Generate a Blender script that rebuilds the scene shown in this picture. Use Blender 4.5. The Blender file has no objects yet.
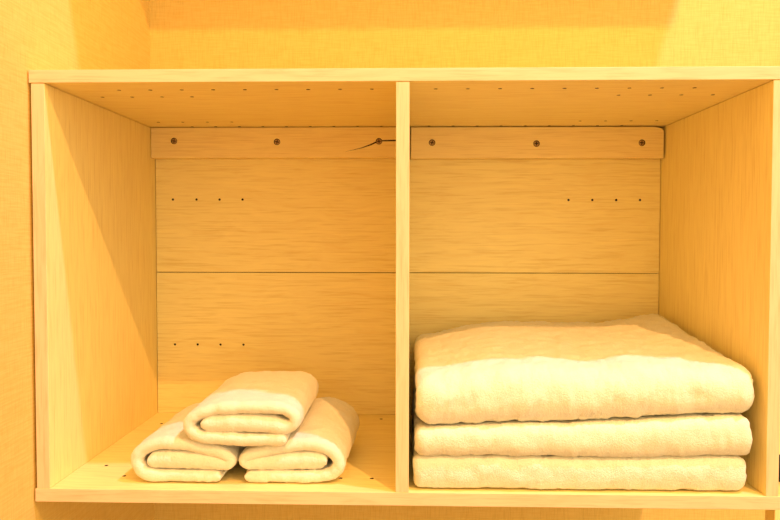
import bpy, bmesh, math, random
from mathutils import Matrix, Vector, noise
from mathutils.bvhtree import BVHTree

random.seed(7)
scene = bpy.context.scene
COL = scene.collection

# ------------------------------------------------------------------ materials
def new_mat(name):
    m = bpy.data.materials.new(name)
    m.use_nodes = True
    nt = m.node_tree
    b = nt.nodes['Principled BSDF']
    return m, nt, b

def mapping(nt, scale):
    tc = nt.nodes.new('ShaderNodeTexCoord')
    mp = nt.nodes.new('ShaderNodeMapping')
    mp.inputs['Scale'].default_value = scale
    nt.links.new(tc.outputs['Object'], mp.inputs['Vector'])
    return mp

def noise_tex(nt, vec, scale, detail=3.0, rough=0.55, dist=0.0):
    n = nt.nodes.new('ShaderNodeTexNoise')
    n.inputs['Scale'].default_value = scale
    n.inputs['Detail'].default_value = detail
    n.inputs['Roughness'].default_value = rough
    n.inputs['Distortion'].default_value = dist
    nt.links.new(vec.outputs['Vector'], n.inputs['Vector'])
    return n

def ramp(nt, src, stops):
    r = nt.nodes.new('ShaderNodeValToRGB')
    el = r.color_ramp.elements
    el[0].position, el[0].color = stops[0][0], (*stops[0][1], 1)
    el[1].position, el[1].color = stops[-1][0], (*stops[-1][1], 1)
    for p, c in stops[1:-1]:
        e = el.new(p)
        e.color = (*c, 1)
    nt.links.new(src, r.inputs['Fac'])
    return r

def mixc(nt, a, b, mode='MULTIPLY', fac=1.0):
    m = nt.nodes.new('ShaderNodeMix')
    m.data_type = 'RGBA'
    m.blend_type = mode
    m.inputs['Factor'].default_value = fac
    nt.links.new(a, m.inputs['A'])
    nt.links.new(b, m.inputs['B'])
    return m.outputs['Result']

def wood(name, axis, base, dark, contrast=1.0):
    """pale oak laminate, grain running along the given axis"""
    m, nt, b = new_mat(name)
    lo, hi = 5.5, 95.0
    sc = [hi, hi, hi]
    sc['XYZ'.index(axis)] = lo
    # the grain wanders: the lookup is bent by a broad slow noise
    tc = nt.nodes.new('ShaderNodeTexCoord')
    bend = nt.nodes.new('ShaderNodeTexNoise')
    bend.inputs['Scale'].default_value = 7.0
    bend.inputs['Detail'].default_value = 1.0
    nt.links.new(tc.outputs['Object'], bend.inputs['Vector'])
    ma = nt.nodes.new('ShaderNodeVectorMath')
    ma.operation = 'MULTIPLY_ADD'
    ma.inputs[1].default_value = (0.05, 0.05, 0.05)
    nt.links.new(bend.outputs['Color'], ma.inputs[0])
    nt.links.new(tc.outputs['Object'], ma.inputs[2])
    mp = nt.nodes.new('ShaderNodeMapping')
    mp.inputs['Scale'].default_value = sc
    nt.links.new(ma.outputs['Vector'], mp.inputs['Vector'])
    n1 = noise_tex(nt, mp, 1.0, 5.0, 0.62, 0.3)
    k = lambda c: tuple(base[i] + (c[i] - base[i]) * contrast for i in range(3))
    r1 = ramp(nt, n1.outputs['Fac'], [(0.28, k(dark)), (0.50, base), (0.75, tuple(min(1, v * 1.05) for v in base))])
    sc2 = [330.0] * 3
    sc2['XYZ'.index(axis)] = 14.0
    mp2 = mapping(nt, sc2)
    n2 = noise_tex(nt, mp2, 1.0, 2.0, 0.5)
    r2 = ramp(nt, n2.outputs['Fac'], [(0.30, (0.90, 0.86, 0.80)), (0.50, (1, 1, 1))])
    out = mixc(nt, r1.outputs['Color'], r2.outputs['Color'])
    nt.links.new(out, b.inputs['Base Color'])
    b.inputs['Roughness'].default_value = 0.5
    b.inputs['Specular IOR Level'].default_value = 0.25
    bp = nt.nodes.new('ShaderNodeBump')
    bp.inputs['Strength'].default_value = 0.06
    bp.inputs['Distance'].default_value = 0.001
    nt.links.new(n2.outputs['Fac'], bp.inputs['Height'])
    nt.links.new(bp.outputs['Normal'], b.inputs['Normal'])
    return m

def linen(name, along, base, dark):
    """woven wallpaper: long horizontal threads crossed by fine upright ones"""
    m, nt, b = new_mat(name)
    s1 = [520.0] * 3
    s1['XYZ'.index(along)] = 26.0
    s2 = [620.0] * 3
    s2[2] = 34.0
    n1 = noise_tex(nt, mapping(nt, s1), 1.0, 2.0, 0.5)
    n2 = noise_tex(nt, mapping(nt, s2), 1.0, 2.0, 0.5)
    r1 = ramp(nt, n1.outputs['Fac'], [(0.32, dark), (0.62, base)])
    r2 = ramp(nt, n2.outputs['Fac'], [(0.30, (0.90, 0.88, 0.82)), (0.55, (1, 1, 1))])
    out = mixc(nt, r1.outputs['Color'], r2.outputs['Color'])
    nt.links.new(out, b.inputs['Base Color'])
    b.inputs['Roughness'].default_value = 0.8
    b.inputs['Specular IOR Level'].default_value = 0.15
    ad = nt.nodes.new('ShaderNodeMath')
    ad.operation = 'ADD'
    nt.links.new(n1.outputs['Fac'], ad.inputs[0])
    nt.links.new(n2.outputs['Fac'], ad.inputs[1])
    bp = nt.nodes.new('ShaderNodeBump')
    bp.inputs['Strength'].default_value = 0.25
    bp.inputs['Distance'].default_value = 0.001
    nt.links.new(ad.outputs[0], bp.inputs['Height'])
    nt.links.new(bp.outputs['Normal'], b.inputs['Normal'])
    return m

def plain(name, col, rough=0.6, metal=0.0):
    m, nt, b = new_mat(name)
    n = noise_tex(nt, mapping(nt, (160, 160, 160)), 1.0, 2.0)
    r = ramp(nt, n.outputs['Fac'], [(0.3, tuple(v * 0.88 for v in col)), (0.7, col)])
    nt.links.new(r.outputs['Color'], b.inputs['Base Color'])
    b.inputs['Roughness'].default_value = rough
    b.inputs['Metallic'].default_value = metal
    b.inputs['Specular IOR Level'].default_value = 0.2
    return m

def terry(name, col):
    m, nt, b = new_mat(name)
    n1 = noise_tex(nt, mapping(nt, (1, 1, 1)), 330.0, 2.0, 0.6)
    n2 = noise_tex(nt, mapping(nt, (1, 1, 1)), 900.0, 1.0, 0.5)
    r1 = ramp(nt, n1.outputs['Fac'], [(0.28, tuple(v * 0.93 for v in col)), (0.55, col)])
    nt.links.new(r1.outputs['Color'], b.inputs['Base Color'])
    b.inputs['Roughness'].default_value = 0.95
    b.inputs['Specular IOR Level'].default_value = 0.05
    b.inputs['Sheen Weight'].default_value = 0.15
    b.inputs['Sheen Roughness'].default_value = 0.6
    ad = nt.nodes.new('ShaderNodeMath')
    ad.operation = 'ADD'
    nt.links.new(n1.outputs['Fac'], ad.inputs[0])
    nt.links.new(n2.outputs['Fac'], ad.inputs[1])
    bp = nt.nodes.new('ShaderNodeBump')
    bp.inputs['Strength'].default_value = 0.55
    bp.inputs['Distance'].default_value = 0.0022
    nt.links.new(ad.outputs[0], bp.inputs['Height'])
    nt.links.new(bp.outputs['Normal'], b.inputs['Normal'])
    return m

WB = (0.94, 0.79, 0.365)
WD = (0.87, 0.675, 0.27)
M_WX = wood('oak_grain_lengthwise', 'X', WB, WD, 0.6)
M_WZ = wood('oak_grain_upright', 'Z', WB, WD, 0.35)
M_BACK = wood('oak_back_board', 'X', (0.94, 0.785, 0.365), (0.85, 0.635, 0.24), 0.5)
M_EDGE_X = wood('oak_edge_band_lengthwise', 'X', (0.84, 0.64, 0.43), (0.76, 0.55, 0.335), 0.8)
M_EDGE_Z = wood('oak_edge_band_upright', 'Z', (0.84, 0.64, 0.43), (0.76, 0.55, 0.335), 0.8)
M_RAIL = wood('oak_rail', 'X', (0.94, 0.745, 0.365), (0.87, 0.655, 0.295), 0.5)
M_HOLE = plain('shaded_bore', (0.03, 0.012, 0.005), 0.9)  # raw bore, darkened to near black for the shade inside holes and crack
M_SCREW = plain('dull_brass_screw', (0.50, 0.30, 0.12), 0.5, 0.2)
M_BLACK = plain('black_metal_slot_shade', (0.015, 0.012, 0.01), 0.5)
M_WALL_B = linen('linen_wallpaper_back', 'X', (0.77, 0.575, 0.19), (0.73, 0.515, 0.15))
M_WALL_L = linen('linen_wallpaper_side', 'Y', (0.77, 0.575, 0.19), (0.73, 0.515, 0.15))
M_SOFFIT = plain('cream_paint', (0.80, 0.66, 0.36), 0.8)
M_FLOOR = wood('floor_boards', 'X', (0.26, 0.14, 0.05), (0.18, 0.09, 0.03))
M_TOWEL = terry('white_terry', (0.88, 0.845, 0.73))

# ------------------------------------------------------------------ helpers
def link(name, bm, mats, parent=None, smooth=False):
    me = bpy.data.meshes.new(name)
    bmesh.ops.recalc_face_normals(bm, faces=bm.faces)
    bm.to_mesh(me)
    bm.free()
    for m in (mats if isinstance(mats, (list, tuple)) else [mats]):
        me.materials.append(m)
    if smooth:
        for p in me.polygons:
            p.use_smooth = True
    o = bpy.data.objects.new(name, me)
    COL.objects.link(o)
    if parent:
        o.parent = parent
    return o

def box(bm, x0, x1, y0, y1, z0, z1, bev=0.0):
    vs = [bm.verts.new((x, y, z)) for x in (x0, x1) for y in (y0, y1) for z in (z0, z1)]
    idx = [(0, 1, 3, 2), (4, 6, 7, 5), (0, 4, 5, 1), (2, 3, 7, 6), (0, 2, 6, 4), (1, 5, 7, 3)]
    fs = [bm.faces.new([vs[i] for i in f]) for f in idx]
    if bev:
        es = {e for f in fs for e in f.edges}
        bmesh.ops.bevel(bm, geom=list(es), offset=bev, segments=2, profile=0.5, affect='EDGES')

def prism(bm, poly, y0, y1):
    """polygon in XZ extruded along Y"""
    a = [bm.verts.new((x, y0, z)) for x, z in poly]
    b = [bm.verts.new((x, y1, z)) for x, z in poly]
    n = len(poly)
    bm.faces.new(a)
    bm.faces.new(b[::-1])
    for i in range(n):
        bm.faces.new((a[i], b[i], b[(i + 1) % n], a[(i + 1) % n]))

def cyl(bm, c, axis, r, depth, n=14):
    """closed cylinder centred on c along axis, half length depth"""
    ax = 'XYZ'.index(axis)
    u, v = [i for i in range(3) if i != ax]
    rings = []
    for s in (-1, 1):
        ring = []
        for k in range(n):
            p = list(c)
            p[ax] += s * depth
            p[u] += r * math.cos(2 * math.pi * k / n)
            p[v] += r * math.sin(2 * math.pi * k / n)
            ring.append(bm.verts.new(p))
        rings.append(ring)
    bm.faces.new(rings[0])
    bm.faces.new(rings[1][::-1])
    for k in range(n):
        bm.faces.new((rings[0][k], rings[1][k], rings[1][(k + 1) % n], rings[0][(k + 1) % n]))

def drilled(name, bm, mats, cutter, inside, parent):
    """bore the cutter's shapes out of the board; bored faces get the last material"""
    o = link(name, bm, mats, parent)
    cs = [link('cutter', k, mats) for k in (cutter if isinstance(cutter, list) else [cutter])]
    for c in cs:
        md = o.modifiers.new('bore', 'BOOLEAN')
        md.operation = 'DIFFERENCE'
        md.solver = 'EXACT'
        md.object = c
    dg = bpy.context.evaluated_depsgraph_get()
    dg.update()
    me = bpy.data.meshes.new_from_object(o.evaluated_get(dg))
    o.modifiers.clear()
    o.data = me
    me.materials.clear()
    for m in mats:
        me.materials.append(m)
    for c in cs:
        bpy.data.objects.remove(c)
    for p in me.polygons:
        p.material_index = len(mats) - 1 if inside(p.center) else 0
    return o

def edge_band(o, idx):
    """front faces of a board carry the edge banding material"""
    for p in o.data.polygons:
        if p.material_index == 0 and p.normal.y < -0.9 and p.center.y < 0.01:
            p.material_index = idx

# ------------------------------------------------------------------ cabinet
H = 0.600
X0, X1 = -0.5433, 0.5535
LO, LI = -0.5402, -0.5205
D0, D1 = -0.0058, 0.0136
RI, RO = 0.5315, 0.5495
DB = 0.4653
TT, TB = 0.0187, 0.0198

cab = bpy.data.objects.new('cabinet', None)
cab.location = (0, 0, 0)
COL.objects.link(cab)
cab['label'] = 'pale oak open cabinet with two compartments holding the folded towels'
cab['category'] = 'cabinet'

# rows of shelf pin holes
P = 0.0486
front_row = [-0.4326 + P * i for i in range(19) if i != 9]
short_l = [-0.4822 + P * i for i in range(4)]
short_r = [0.3445 + 0.0492 * i for i in range(4)]
rail_row = [-0.4326 + P * i for i in range(19) if i not in (9,)]

cut = bmesh.new()
ceil_holes = []
for x in front_row:
    ceil_holes.append((x, 0.0575 if x < 0 else 0.0580))
for x in short_l + short_r:
    ceil_holes.append((x, 0.1135))
    ceil_holes.append((x, 0.3765))
for x in rail_row:
    ceil_holes.append((x, 0.4362))
for x, y in ceil_holes:
    cyl(cut, (x, y, H), 'Z', 0.0032, 0.011)
bm = bmesh.new()
box(bm, X0, X1, 0, 0.483, H, H + TT, 0.0007)
top = drilled('top_board', bm, [M_WX, M_EDGE_X, M_HOLE], cut, lambda c: H + 0.0003 < c.z < H + 0.0125 and 0.01 < c.y < 0.475 and abs(c.x) < 0.5, cab)
edge_band(top, 1)

cut = bmesh.new()
for x, y in [(x, 0.0610) for x in front_row] + [(x, 0.1115) for x in short_l + short_r] + [(x, 0.378) for x in short_l + short_r] + [(x, 0.4290) for x in rail_row]:
    cyl(cut, (x, y, 0), 'Z', 0.0032, 0.011)
bm = bmesh.new()
box(bm, X0 + 0.0005, X1, 0, 0.483, -TB, 0, 0.0007)
bot = drilled('bottom_board', bm, [M_WX, M_EDGE_X, M_HOLE], cut, lambda c: -0.0125 < c.z < -0.0003 and 0.01 < c.y < 0.475 and abs(c.x) < 0.5, cab)
edge_band(bot, 1)

for nm, a, b in (('side_panel', LO, LI), ('divider', D0, D1), ('side_panel', RI, RO)):
    bm = bmesh.new()
    box(bm, a, b, 0.0006, 0.483 if nm == 'side_panel' else DB - 0.0004, 0.0002, H - 0.0008, 0.0006)
    o = link(nm, bm, [M_WZ, M_EDGE_Z], cab)
    edge_band(o, 1)

# the back: an upper and a lower board meeting at a thin seam
holes_u = [(x, 0.4523) for x in (-0.4834, -0.4335, -0.3848, -0.3362)] + [(x, 0.4512) for x in (0.3428, 0.3918, 0.4408, 0.4896)]
holes_l = [(x, 0.1465) for x in (-0.4819, -0.4335, -0.3848, -0.3360)]
for zr, hs in (((0.3002, H - 0.0005), holes_u), ((0.0004, 0.2988), holes_l)):
    cut = bmesh.new()
    for x, z in hs:
        cyl(cut, (x, DB, z), 'Y', 0.0024, 0.009)
    bm = bmesh.new()
    box(bm, LI + 0.0009, RI - 0.0009, DB, DB + 0.0155, zr[0], zr[1], 0.0004)
    drilled('back_board', bm, [M_BACK, M_HOLE], cut, lambda c: DB + 0.0006 < c.y < DB + 0.0110, cab)

# mounting rails across the top of the back, screwed through
RY = 0.4386
def rail(poly, screws, crack=None):
    cut = bmesh.new()
    for x, z in screws:
        cyl(cut, (x, RY, z), 'Y', 0.0066, 0.0045, 20)
    cuts = [cut]
    if crack:
        for poly_ in crack:
            k = bmesh.new()
            prism(k, poly_, RY - 0.002, RY + 0.0061)
            bmesh.ops.recalc_face_normals(k, faces=k.faces)
            cuts.append(k)
    bm = bmesh.new()
    prism(bm, poly, RY, DB - 0.0003)
    es = [e for e in bm.edges if all(v.co.y < RY + 1e-5 for v in e.verts)]
    bmesh.ops.bevel(bm, geom=es, offset=0.0008, segments=2, profile=0.5, affect='EDGES')
    r = drilled('mounting_rail', bm, [M_RAIL, M_HOLE], cuts, lambda c: RY + 0.0009 < c.y < RY + 0.0075 and poly[0][0] + 0.002 < c.x < poly[1][0] - 0.006 and poly[0][1] + 0.002 < c.z < poly[2][1] - 0.004, cab)
    for x, z in screws:
        b = bmesh.new()
        # dished head
        prof = [(0.0054, 0.0030), (0.0052, 0.0010), (0.0042, 0.0004), (0.0026, 0.0002)]
        n = 20
        rings = [[b.verts.new((x + q * math.cos(2 * math.pi * k / n), RY + d, z + q * math.sin(2 * math.pi * k / n))) for k in range(n)] for q, d in prof]
        for a_, c_ in zip(rings, rings[1:]):
            for k in range(n):
                b.faces.new((a_[k], a_[(k + 1) % n], c_[(k + 1) % n], c_[k]))
        b.faces.new(rings[-1])
        nf = len(b.faces)
        # cross slot as black bars painting its shade, tilted differently per screw
        t = random.uniform(-0.3, 0.3)
        for ang in (t, t + math.pi / 2):
            ca, sa = math.cos(ang), math.sin(ang)
            w, l = 0.00085, 0.0040
            prism(b, [(x + ca * u - sa * v, z + sa * u + ca * v) for u, v in ((-l, -w), (l, -w), (l, w), (-l, w))], RY - 0.0001, RY + 0.0006)
        b.faces.ensure_lookup_table()
        for f in list(b.faces)[nf:]:
            f.material_index = 1
        link('screw', b, [M_SCREW, M_BLACK], r)
    return r

zt, zb = 0.5987, 0.5366
xl0, xl1 = -0.5195, D0 - 0.0004
cz = 0.5697
crack = [[(-0.1215, 0.5478), (-0.105, 0.5512), (-0.085, 0.5556), (-0.066, 0.5613), (-0.053, 0.5674),
          (-0.054, 0.5700), (-0.068, 0.5635), (-0.086, 0.5568), (-0.105, 0.5519)],
         [(-0.0455, 0.5696), (-0.0085, 0.5699), (-0.0085, 0.5730), (-0.0455, 0.5719)]]
rail([(xl0, zb), (xl1, zb), (xl1, zt), (xl0, zt)], [(-0.4715, 0.5713), (-0.2584, 0.5690), (-0.0490, 0.5697)], crack)
xr0, xr1 = D1 + 0.0024, 0.5278
rail([(xr0, zb - 0.002), (xr1, zb - 0.002), (xr1, 0.5890), (xr1 - 0.0035, 0.5938), (xr1 - 0.0165, zt - 0.0008), (xr0, zt - 0.0004)],
     [(0.0593, 0.5668), (0.2714, 0.5643), (0.4838, 0.5655)])

# ------------------------------------------------------------------ towels
def spline(pts, step):
    """Catmull-Rom through points of any dimension, resampled at about equal steps"""
    pts = [Vector(p) for p in pts]
    pts = [pts[0] * 2 - pts[1]] + pts + [pts[-1] * 2 - pts[-2]]
    dense = []
    for i in range(1, len(pts) - 2):
        p0, p1, p2, p3 = pts[i - 1:i + 3]
        for k in range(40):
            t = k / 40
            dense.append(0.5 * (2 * p1 + (p2 - p0) * t + (2 * p0 - 5 * p1 + 4 * p2 - p3) * t * t + (3 * p1 - p0 - 3 * p2 + p3) * t ** 3))
    dense.append(pts[-2])
    out, acc = [dense[0]], 0.0
    for a, b in zip(dense, dense[1:]):
        acc += (b.xy - a.xy).length
        if acc >= step:
            out.append(b)
            acc = 0.0
    out.append(dense[-1])
    return out

def fuzz(bm, amp, scale, amp2, scale2, seed):
    bm.normal_update()
    off = Vector((seed * 3.1, seed * 1.7, seed * 2.3))
    mv = []
    for v in bm.verts:
        d = amp * noise.noise(v.co * scale + off) + amp2 * noise.noise(v.co * scale2 + off)
        mv.append((v, v.normal * d))
    for v, d in mv:
        v.co += d

def towel(name, rings, to_xyz, seed, label, group, warp=None, amp=0.0016, base=None, keep=None):
    m = min(len(r) for r in rings)
    bm = bmesh.new()
    grid = []
    for r in rings:
        grid.append([bm.verts.new(to_xyz(p)) for p in r])
    # every ring has the same count by construction
    for a, b in zip(grid, grid[1:]):
        k = len(a)
        for i in range(k):
            bm.faces.new((a[i], a[(i + 1) % k], b[(i + 1) % k], b[i]))
    bm.faces.new(grid[0])
    bm.faces.new(grid[-1][::-1])
    bmesh.ops.triangulate(bm, faces=[f for f in bm.faces if len(f.verts) > 4])
    bmesh.ops.recalc_face_normals(bm, faces=bm.faces)
    if warp:
        for v in bm.verts:
            v.co = warp(v.co)
    fuzz(bm, amp * 1.2, 38.0, amp * 0.5, 260.0, seed)
    fuzz(bm, amp * 0.55, 120.0, amp * 0.35, 190.0, seed + 5)
    if base is not None:
        for v in bm.verts:
            if v.co.z < base:
                v.co.z = base
    if keep:
        for v in bm.verts:
            v.co.z = keep(v.co)
    me = bpy.data.meshes.new(name)
    xs = [v.co.copy() for v in bm.verts]
    c = Vector(((min(p.x for p in xs) + max(p.x for p in xs)) / 2, (min(p.y for p in xs) + max(p.y for p in xs)) / 2, min(p.z for p in xs)))
    for v in bm.verts:
        v.co -= c
    bm.to_mesh(me)
    bm.free()
    me.materials.append(M_TOWEL)
    for p in me.polygons:
        p.use_smooth = True
    o = bpy.data.objects.new(name, me)
    o.location = c
    COL.objects.link(o)
    o['label'] = label
    o['category'] = 'towel'
    o['group'] = group
    return o

# every ring has the same number of points
def sheet(path, w0, w1, step, m=None):
    rings = []
    n = len(path)
    m = max(2, int((w1 - w0) / step))
    cum = [0.0]
    for k in range(n - 1):
        cum.append(cum[-1] + (path[k + 1].xy - path[k].xy).length)
    for i, p in enumerate(path):
        a, z, th = p
        q0, q1 = path[max(0, i - 1)], path[min(n - 1, i + 1)]
        t = (q1.xy - q0.xy).normalized()
        nrm = Vector((-t.y, t.x))
        e = min(cum[i], cum[-1] - cum[i])
        r = th / 2
        f = math.sqrt(max(0.0, 1 - (1 - min(1.0, e / r)) ** 2))
        r *= max(f, 0.3)
        L = w1 - w0 - 2 * r
        ring = []
        for k in range(m + 1):
            ring.append((r, w0 + r + L * k / m))
        for k in range(1, 8):
            g = math.pi / 2 - math.pi * k / 8
            ring.append((r * math.sin(g), w1 - r + r * math.cos(g)))
        for k in range(m + 1):
            ring.append((-r, w1 - r - L * k / m))
        for k in range(1, 8):
            g = -math.pi / 2 + math.pi * k / 8
            ring.append((r * math.sin(g), w0 + r - r * math.cos(g)))
        rings.append([(a + nrm.x * o, w, z + nrm.y * o) for o, w in ring])
    return rings

# --- hand towels: cloth folded round on itself, the fold ends facing out
T = 0.0195
left_path = [(-0.272, 0.0105, T), (-0.31, 0.0105, T), (-0.36, 0.0108, T), (-0.390, 0.0145, T), (-0.4025, 0.0315, T), (-0.392, 0.0500, T),
             (-0.362, 0.0605, T), (-0.325, 0.0580, T), (-0.290, 0.0505, T), (-0.268, 0.0450, 0.018), (-0.2575, 0.0360, 0.017),
             (-0.2640, 0.0290, 0.017), (-0.285, 0.0315, 0.0240), (-0.33, 0.0345, 0.0300), (-0.3840, 0.0345, 0.0290)]
right_path = [(-0.236, 0.0105, T), (-0.20, 0.0105, T), (-0.14, 0.0108, T), (-0.106, 0.0145, T), (-0.0925, 0.0320, T), (-0.104, 0.0510, T),
              (-0.135, 0.0605, T), (-0.17, 0.0570, T), (-0.205, 0.0490, T), (-0.228, 0.0430, 0.018), (-0.2385, 0.0345, 0.017),
              (-0.2320, 0.0285, 0.017), (-0.211, 0.0310, 0.0240), (-0.165, 0.0338, 0.0300), (-0.1110, 0.0345, 0.0290)]
top_path = [(-0.171, 0.0700, T), (-0.21, 0.0692, T), (-0.262, 0.0705, T), (-0.301, 0.0740, T), (-0.3190, 0.0890, T), (-0.305, 0.1065, T),
            (-0.270, 0.1165, T), (-0.22, 0.1180, T), (-0.178, 0.1165, T), (-0.1605, 0.1080, 0.018), (-0.1590, 0.0950, 0.017), (-0.172, 0.0885, 0.0215),
            (-0.20, 0.0920, 0.0285), (-0.25, 0.0936, 0.0295), (-0.2990, 0.0925, 0.0285)]

def hand_warp(x0, zc, skew, rise, y0):
    def f(c):
        u = (c.y - y0) / 0.2
        x, z = c.x, c.z
        return Vector((x + skew * u * 0.2, c.y, z + rise * u * max(0.0, z - zc)))
    return f

xyz_side = lambda p: (p[0], p[1], p[2])
low_a = towel('hand_towel', sheet(spline(left_path, 0.0026), 0.026, 0.245, 0.0032), xyz_side, 1,
      'white folded hand towel on the cabinet floor, left one under the upper hand towel', 'folded hand towels in the left compartment',
      hand_warp(-0.33, 0.0, 0.02, 0.10, 0.026), base=0.0004)
low_b = towel('hand_towel', sheet(spline(right_path, 0.0026), 0.028, 0.250, 0.0032), xyz_side, 2,
      'white folded hand towel on the cabinet floor, right one nearest the divider', 'folded hand towels in the left compartment',
      hand_warp(-0.16, 0.0, 0.03, 0.22, 0.028), base=0.0004)
trees = []
for o in (low_a, low_b):
    trees.append(BVHTree.FromPolygons([v.co + o.location for v in o.data.vertices], [tuple(p.vertices) for p in o.data.polygons]))

def rest_on_pair(c):
    """lift what would sink into the two towels underneath"""
    z = c.z
    if z < 0.1:
        for t in trees:
            for dx, dy in [(0, 0)] + [(g * math.cos(k), g * math.sin(k)) for g in (0.002, 0.004) for k in (0, 1, 2, 3, 4, 5)]:
                hit = t.ray_cast(Vector((c.x + dx, c.y + dy, 0.3)), Vector((0, 0, -1)))[0]
                if hit is not None:
                    z = max(z, hit.z + 0.0025)
    return z

towel('hand_towel', sheet(spline(top_path, 0.0026), 0.018, 0.240, 0.0032), xyz_side, 3,
      'white folded hand towel lying on top of the two other hand towels', 'folded hand towels in the left compartment',
      hand_warp(-0.24, 0.056, 0.01, 0.10, 0.018), keep=rest_on_pair)

# --- bath towels: wide stack, folded edge towards the front
def lerp(a, b, t):
    return a + (b - a) * t

def sm(t):
    t = max(0.0, min(1.0, t))
    return t * t * (3 - 2 * t)

def seam1(x, y):
    u = (x - 0.02) / 0.5
    return 0.0500 + 0.003 * u + 0.0012 * math.sin(x * 17)
def seam2(x, y):
    u = (x - 0.02) / 0.5
    return 0.0925 + 0.0070 * sm(u / 0.35) + 0.0150 * sm((u - 0.35) / 0.65)
def crest(x, y):
    u = (x - 0.02) / 0.5
    v = (y - 0.0) / 0.43
    front = 0.1675 + 0.0150 * sm(u / 0.3) - 0.0050 * math.exp(-((u - 0.55) / 0.08) ** 2) + 0.004 * math.exp(-((u - 0.68) / 0.10) ** 2) + 0.002 * u
    back = 0.1760 + 0.0285 * sm(u / 0.32) + 0.0160 * sm((u - 0.72) / 0.26)
    return lerp(front, back, sm(v))

def bath(name, x0, x1, y0, y1, lo, hi, seed, label, n_up=2.9, n_lo=2.5, free=False):
    # each towel presses flat against the one below and above it
    def keep(c):
        z = max(c.z, lo(c.x, c.y))
        return z if free else min(z, hi(c.x, c.y))
    # unit path in (y, z in 0..1): lower leaf from the back to the fold, upper leaf to the back again
    c0, c1 = lo((x0 + x1) / 2, 0.1), hi((x0 + x1) / 2, 0.1)
    h = c1 - c0
    q = h / 4
    pts = [(y1, q, 2 * q), (y1 - 0.08, q, 2 * q), (y0 + 0.16, q, 2 * q), (y0 + 2.5 * q, q, 2 * q), (y0 + 1.25 * q, q * 1.32, 2 * q),
           (y0 + q, 2 * q, 2 * q), (y0 + 1.25 * q, q * 2.68, 2 * q), (y0 + 2.5 * q, 3 * q, 2 * q),
           (y0 + 0.16, 3 * q, 2 * q), (y1 - 0.08, 3 * q, 2 * q), (y1, 3 * q, 2 * q)]
    path = spline(pts, 0.0036)
    rings = sheet(path, x0, x1, 0.0038)
    def warp(c):
        # the weight of the pile squares off the rounded front fold
        if c.y < y0 + 2 * q:
            dy, dz = (y0 + 2 * q - c.y) / (2 * q), (c.z - 2 * q) / (2 * q)
            rad = math.hypot(dy, dz)
            if rad > 1e-6:
                e = n_up if dz > 0 else n_lo
                k = rad / ((abs(dy) ** e + abs(dz) ** e) ** (1 / e))
                k = lerp(1.0, k, min(1.0, rad))
                c = Vector((c.x, y0 + 2 * q - dy * k * 2 * q, 2 * q + dz * k * 2 * q))
        t = c.z / h
        a, b = lo(c.x, c.y), hi(c.x, c.y)
        return Vector((c.x, c.y, a + (b - a) * t))
    return towel(name, rings, lambda p: (p[1], p[0], p[2]), seed, label, 'folded bath towels in the right compartment', warp, amp=0.0027 if free else 0.0022, keep=keep)

zero = lambda x, y: 0.0004
bath('bath_towel', 0.0200, 0.5105, 0.006, 0.430, zero, lambda x, y: seam1(x, y) - 0.0002, 11,
     'white folded bath towel lying on the cabinet floor, lowest of the stack of three')
bath('bath_towel', 0.0225, 0.5150, 0.002, 0.430, lambda x, y: seam1(x, y) + 0.0002, lambda x, y: seam2(x, y) - 0.0002, 12,
     'white folded bath towel in the middle of the stack of three')
bath('bath_towel', 0.0245, 0.5215, 0.004, 0.428, lambda x, y: seam2(x, y) + 0.0002, crest, 13,
     'thick white folded bath towel, topmost of the stack of three', 2.0, 2.6, True)

# ------------------------------------------------------------------ post at the right end
post = bpy.data.objects.new('wooden_post', None)
post.location = (0.576, 0.035, -1.0)
COL.objects.link(post)
post['label'] = 'pale wooden post standing against the right end of the cabinet'
post['category'] = 'post'
bm = bmesh.new()
box(bm, -0.0215, 0.0215, -0.015, 0.015, 0.0005, 1.597, 0.001)
sh = link('shaft', bm, M_WZ, post)
bm = bmesh.new()
box(bm, -0.0215, -0.004, -0.0195, -0.0152, 1.016, 1.056, 0.0008)
pl = link('catch_plate', bm, M_BLACK, post)
pl['label'] = 'black metal catch plate'

# ------------------------------------------------------------------ room
def struct(name, x0, x1, y0, y1, z0, z1, m):
    b = bmesh.new()
    box(b, x0, x1, y0, y1, z0, z1)
    o = link(name, b, m)
    o['kind'] = 'structure'
    return o

WL = -0.5453
struct('wall_left', WL - 0.1, WL, -1.6, 0.6, -1.0, 1.9, M_WALL_L)
struct('wall_back', WL, 3.6, 0.5118, 0.6, -1.0, 1.9, M_WALL_B)
struct('floor', WL - 0.1, 3.6, -4.2, 0.6, -1.05, -1.0, M_FLOOR)
struct('soffit', WL, 0.672, 0.0, 0.5118, 1.223, 1.29, M_SOFFIT)  # unseen soffit slab, inferred from the shadow edges it casts on the walls

# ------------------------------------------------------------------ light
def lamp(name, loc, power, col, radius):
    d = bpy.data.lights.new(name, 'POINT')
    d.energy = power
    d.color = col
    d.shadow_soft_size = radius
    o = bpy.data.objects.new(name, d)
    o.location = loc
    COL.objects.link(o)
    return o

lamp('downlight', (1.06, -0.41, 2.6), 130, (1.0, 0.69, 1.0), 0.035)
lamp('downlight', (1.02, -1.74, 2.6), 270, (1.0, 0.46, 0.14), 0.022)

w = bpy.data.worlds.new('World')
scene.world = w
w.use_nodes = True
wt = w.node_tree
bg = wt.nodes['Background']
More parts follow.
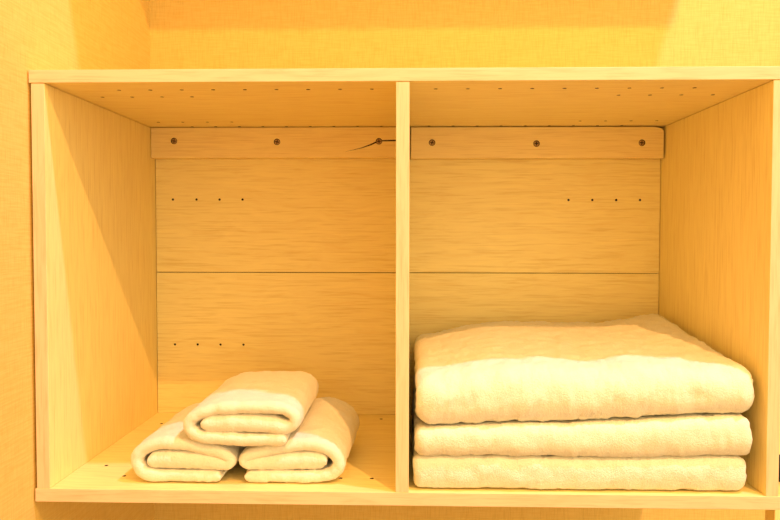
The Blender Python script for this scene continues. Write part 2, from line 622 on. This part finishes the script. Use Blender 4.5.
# the room beyond: amber all round, brighter and whiter towards the front right
wtc = wt.nodes.new('ShaderNodeTexCoord')
dot = wt.nodes.new('ShaderNodeVectorMath')
dot.operation = 'DOT_PRODUCT'
dot.inputs[1].default_value = (0.62, -0.74, 0.26)
wt.links.new(wtc.outputs['Generated'], dot.inputs[0])
mr = wt.nodes.new('ShaderNodeMapRange')
mr.inputs['From Min'].default_value = -0.2
mr.inputs['From Max'].default_value = 1.0
wt.links.new(dot.outputs['Value'], mr.inputs['Value'])
wr = wt.nodes.new('ShaderNodeValToRGB')
wr.color_ramp.elements[0].color = (1.0, 0.69, 0.145, 1)
wr.color_ramp.elements[1].color = (1.0, 0.775, 0.42, 1)
wt.links.new(mr.outputs['Result'], wr.inputs['Fac'])
ms = wt.nodes.new('ShaderNodeMapRange')
ms.inputs['To Min'].default_value = 0.88
ms.inputs['To Max'].default_value = 2.05
wt.links.new(mr.outputs['Result'], ms.inputs['Value'])
wt.links.new(wr.outputs['Color'], bg.inputs['Color'])
wt.links.new(ms.outputs['Result'], bg.inputs['Strength'])

# ------------------------------------------------------------------ camera
cd = bpy.data.cameras.new('Camera')
cam = bpy.data.objects.new('Camera', cd)
COL.objects.link(cam)
F, PITCH, YAW, ROLL = 731.344, 0.03403, 0.02722, 0.00117
cd.sensor_fit = 'HORIZONTAL'
cd.sensor_width = 36.0
cd.lens = F / 780 * 36.0
cd.clip_start = 0.02
cam.location = (0.01469, -1.06244, 0.37808)
fw = Vector((-math.sin(YAW) * math.cos(PITCH), math.cos(YAW) * math.cos(PITCH), -math.sin(PITCH)))
r = Vector((math.cos(YAW), math.sin(YAW), 0))
u = r.cross(fw)
c, s = math.cos(ROLL), math.sin(ROLL)
r2, u2 = r * c + u * s, u * c - r * s
cam.rotation_euler = Matrix((r2, u2, -fw)).transposed().to_euler()
scene.camera = cam

vs = scene.view_settings
scene.display_settings.display_device = 'sRGB'
vs.view_transform = 'Standard'
vs.look = 'None'
vs.gamma = 1.0
vs.use_curve_mapping = False
vs.exposure = 0.0
